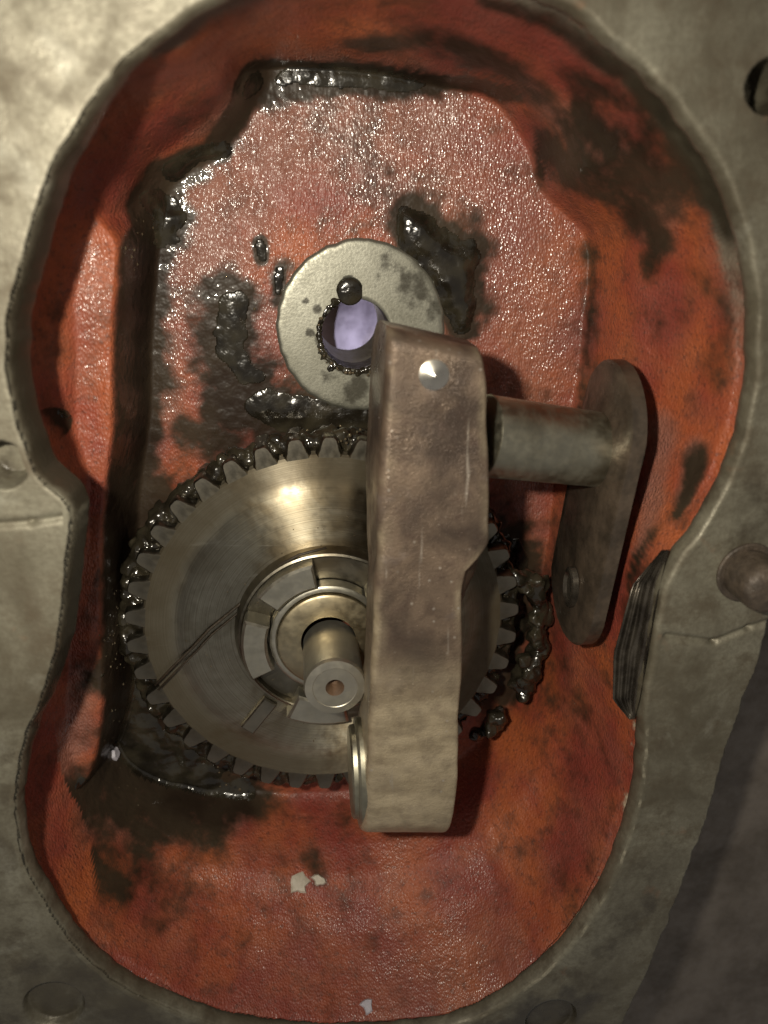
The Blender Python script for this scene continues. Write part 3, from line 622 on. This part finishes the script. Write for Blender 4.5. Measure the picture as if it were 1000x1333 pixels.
# ------------------------------------------------------------------ grease
thick = np.zeros(len(V), np.float32)
for pts, th in GREASE:
    d = trail([(x, y, r*1.35) for x, y, r in pts])+.5*n3+.14*noise(V, 2.6, 93, 2); thick = np.maximum(thick, .6*th*np.clip(1-d*d*np.sign(d), 0, 1)**1.3)
thick *= (1+.25*noise(V, 6, 95, 2))*sstep(.4, .7, NR[:, 2]); thick = blur(blur(thick)).astype(np.float32)
VG = VC+NR*np.where(thick > 0.02, thick, -.8)[:, None].astype(np.float32)
gsel = (thick[quads] > 0.02).any(1) & inside[qc] & far
tag(relief('grease_film', gsel, VG.astype(np.float32), None, M['grease'], None), 'thick black grease smeared over the red cavity wall', 'grease', kind='stuff')

def clumps(name, blobs, mat, label, voxel=.45):
    """one lumpy mass fused from many small drops"""
    b = MB(); ico_v, ico_f = ICO
    for (p, r) in blobs:
        q = ico_v*r*(1+.18*rng.standard_normal((len(ico_v), 1))); b.add(q+p, ico_f)
    me = b.mesh(name, 0); o = obj(name, me, mat)
    r_ = o.modifiers.new('fuse', 'REMESH'); r_.mode = 'VOXEL'; r_.voxel_size = voxel*MM; r_.use_smooth_shade = True
    s_ = o.modifiers.new('soften', 'SMOOTH'); s_.iterations = 10
    return tag(o, label, 'grease', kind='stuff')
import bmesh
_bm = bmesh.new(); bmesh.ops.create_icosphere(_bm, subdivisions=2, radius=1); _bm.verts.ensure_lookup_table()
ICO = (np.array([v.co[:] for v in _bm.verts]), [tuple(v.index for v in f.verts) for f in _bm.faces]); _bm.free()
bl = []
for (p0, p1, r, nb) in (((668, 748), (700, 760), 9, 16), ((696, 760), (706, 800), 9, 18), ((704, 800), (696, 850), 9, 20), ((694, 850), (686, 895), 12, 26), ((686, 895), (672, 880), 8, 8), ((655, 930), (620, 962), 9, 16)):
    for _ in range(nb):
        f = rng.uniform(); bl.append((U(p0[0]+(p1[0]-p0[0])*f+rng.normal(0, r*.5), p0[1]+(p1[1]-p0[1])*f+rng.normal(0, r*.5), 14+rng.uniform(-5, 2.5)), rng.uniform(1.5, 2.9)))
clumps('grease_clump', bl, M['grease'], 'lumpy black grease packed on the gear teeth right of the lever')
bl = []
for deg in np.r_[np.arange(62, 292, .7), np.arange(-60, 45, .9)]:
    low = 140 < deg < 264; a = math.radians(deg)
    for _ in range(3 if low else 2):
        r = RR+rng.uniform(.3, 6.8 if low else 5.0); aa = a+rng.normal(0, .01)
        bl.append((np.array([GC[0]+r*math.cos(aa), GC[1]+r*math.sin(aa), GZ-rng.uniform(3.6 if low else 4.2, 7.5)]), rng.uniform(1.2, 2.3)))
clumps('grease_clump', bl, M['grease'], 'black grease between the gear teeth left of the lever')

bl = []
for a in np.radians(np.arange(120, 330, 4.)):
    for _ in range(2):
        r = RB+.6+abs(rng.normal(0, .45)); aa = a+rng.normal(0, .04); bl.append((np.array([BORE[0]+r*math.cos(aa), BORE[1]+r*math.sin(aa), .4]), rng.uniform(.6, 1.05)))
for (px, py, r, nb) in ((430, 478, 4, 8), (418, 462, 3, 6)):
    for _ in range(nb): bl.append((U(px+rng.normal(0, r), py+rng.normal(0, r), .4), rng.uniform(.6, 1.0)))
clumps('grease_clump', bl, M['grease'], 'dark grease round the bore edge on the machined boss', .22)
# small oil beads on gear, boss edge and grease
bd = MB(); iv, if_ = ICO
def bead(p, r): bd.add(iv*r*[1, 1, .75]+p, if_)
for _ in range(20):
    a = rng.uniform(math.radians(150), math.radians(350)); r = RB+.8+abs(rng.normal(0, .7)); bead(np.array([BORE[0]+r*math.cos(a), BORE[1]+r*math.sin(a), 1.9]), rng.uniform(.25, .6))
for _ in range(36):
    a = rng.uniform(math.radians(70), math.radians(270)); r = rng.uniform(27, 45)*k; bead(np.array([GC[0]+r*math.cos(a), GC[1]+r*math.sin(a), zt]), rng.uniform(.1, .2))
for _ in range(40):
    a = rng.uniform(math.radians(80), math.radians(230)); r = rng.uniform(16, 29)*k; bead(np.array([GC[0]+r*math.cos(a), GC[1]+r*math.sin(a), zt+(.8 if 18*k < r < 25*k else .1)]), rng.uniform(.12, .3))
for (px, py, z, cnt, sp) in ((300, 1000, 17, 8, 22), (360, 590, 17, 12, 40), (450, 575, 17, 10, 14)):
    for _ in range(cnt): bead(U(px+rng.normal(0, sp*.6), py+rng.normal(0, sp), z), rng.uniform(.25, .55))
for (px, py, cnt, sp) in ((152, 830, 30, 22), (158, 770, 12, 14), (180, 310, 16, 30), (150, 950, 12, 16), (170, 1030, 14, 26), (310, 400, 14, 26)):
    for _ in range(cnt): bead(S(px+rng.normal(0, sp*.5), py+rng.normal(0, sp)), rng.uniform(.25, .5))
tag(obj('oil_beads', bd.mesh('oil_beads', 0), M['oil']), 'tiny glossy oil beads on the gear face and bore edge', 'oil', kind='stuff')

# ------------------------------------------------------------------ thin wire on the gear, chips
def curve_tube(pts, r, n=6):
    m = MB(); pts = np.array(pts); rs = []
    for i, p in enumerate(pts):
        d = pts[min(i+1, len(pts)-1)]-pts[max(i-1, 0)]; d /= np.linalg.norm(d); e = np.cross(d, [0, 0, 1]); e /= np.linalg.norm(e); f = np.cross(d, e)
        t = np.arange(n)*2*math.pi/n; rs.append(p+r*(np.cos(t)[:, None]*e+np.sin(t)[:, None]*f))
    m.loft(rs); return m
path = [(202, 892), (225, 868), (252, 842), (272, 820), (300, 797), (325, 776), (345, 755), (365, 735), (390, 722), (425, 713)]
def wirep(dx, dy): return [U(x+dx, y+dy, zt+.45+.25*math.sin(i)+max(0, i-5)*.75) for i, (x, y) in enumerate(path)]
w = tag(empty('fibre_loop', U(202, 892, zt)), 'thin dark fibre lying across the gear face to the clutch ring', 'fibre'); wo = np.array(w.location)/MM
obj('strand', curve_tube(np.array(wirep(0, 0))-wo, .42).mesh('strand', 0), M['hair'], w)
obj('strand', curve_tube(np.array(wirep(4, 6)[:8])-wo, .3).mesh('strand', 0), M['hair'], w)
def flake(name, px, py, r, mat, label, asp=1.0):
    p = S(px, py); e = 1.2; nrm = np.array([zat(p[0]-e, p[1])-zat(p[0]+e, p[1]), zat(p[0], p[1]-e)-zat(p[0], p[1]+e), 2*e]); nrm /= np.linalg.norm(nrm)
    a = np.cross(nrm, [0, 1, 0]); a /= np.linalg.norm(a); c = np.cross(nrm, a); rr = r*scale_at(p); m = MB(); n = 12
    q = [rr*(1+rng.uniform(-.42, .25)) for _ in range(n)]
    rg = lambda f, h: [q[i]*f*(math.cos(i*6.283/n)*a*asp+math.sin(i*6.283/n)*c)+nrm*h for i in range(n)]
    m.loft([rg(1, -.8), rg(1.02, .7), rg(.8, 1.25)]); o = obj(name, m.mesh(name, 40), mat, None, p)
    return tag(o, label, 'chip', 'loose chips lying in the cavity')
flake('gasket_chip', 389, 1152, 13, M['flake'], 'larger cream chip on the red wall under the gear')
flake('gasket_chip', 415, 1146, 9, M['flake'], 'smaller cream chip right beside the larger one under the gear')
flake('gasket_chip', 478, 1311, 9, M['lilac'], 'lone pale lilac chip near the bottom rim of the cavity')
flake('gasket_chip', 148, 981, 8, M['lilac'], 'pale lilac chip on the black grease at lower left')
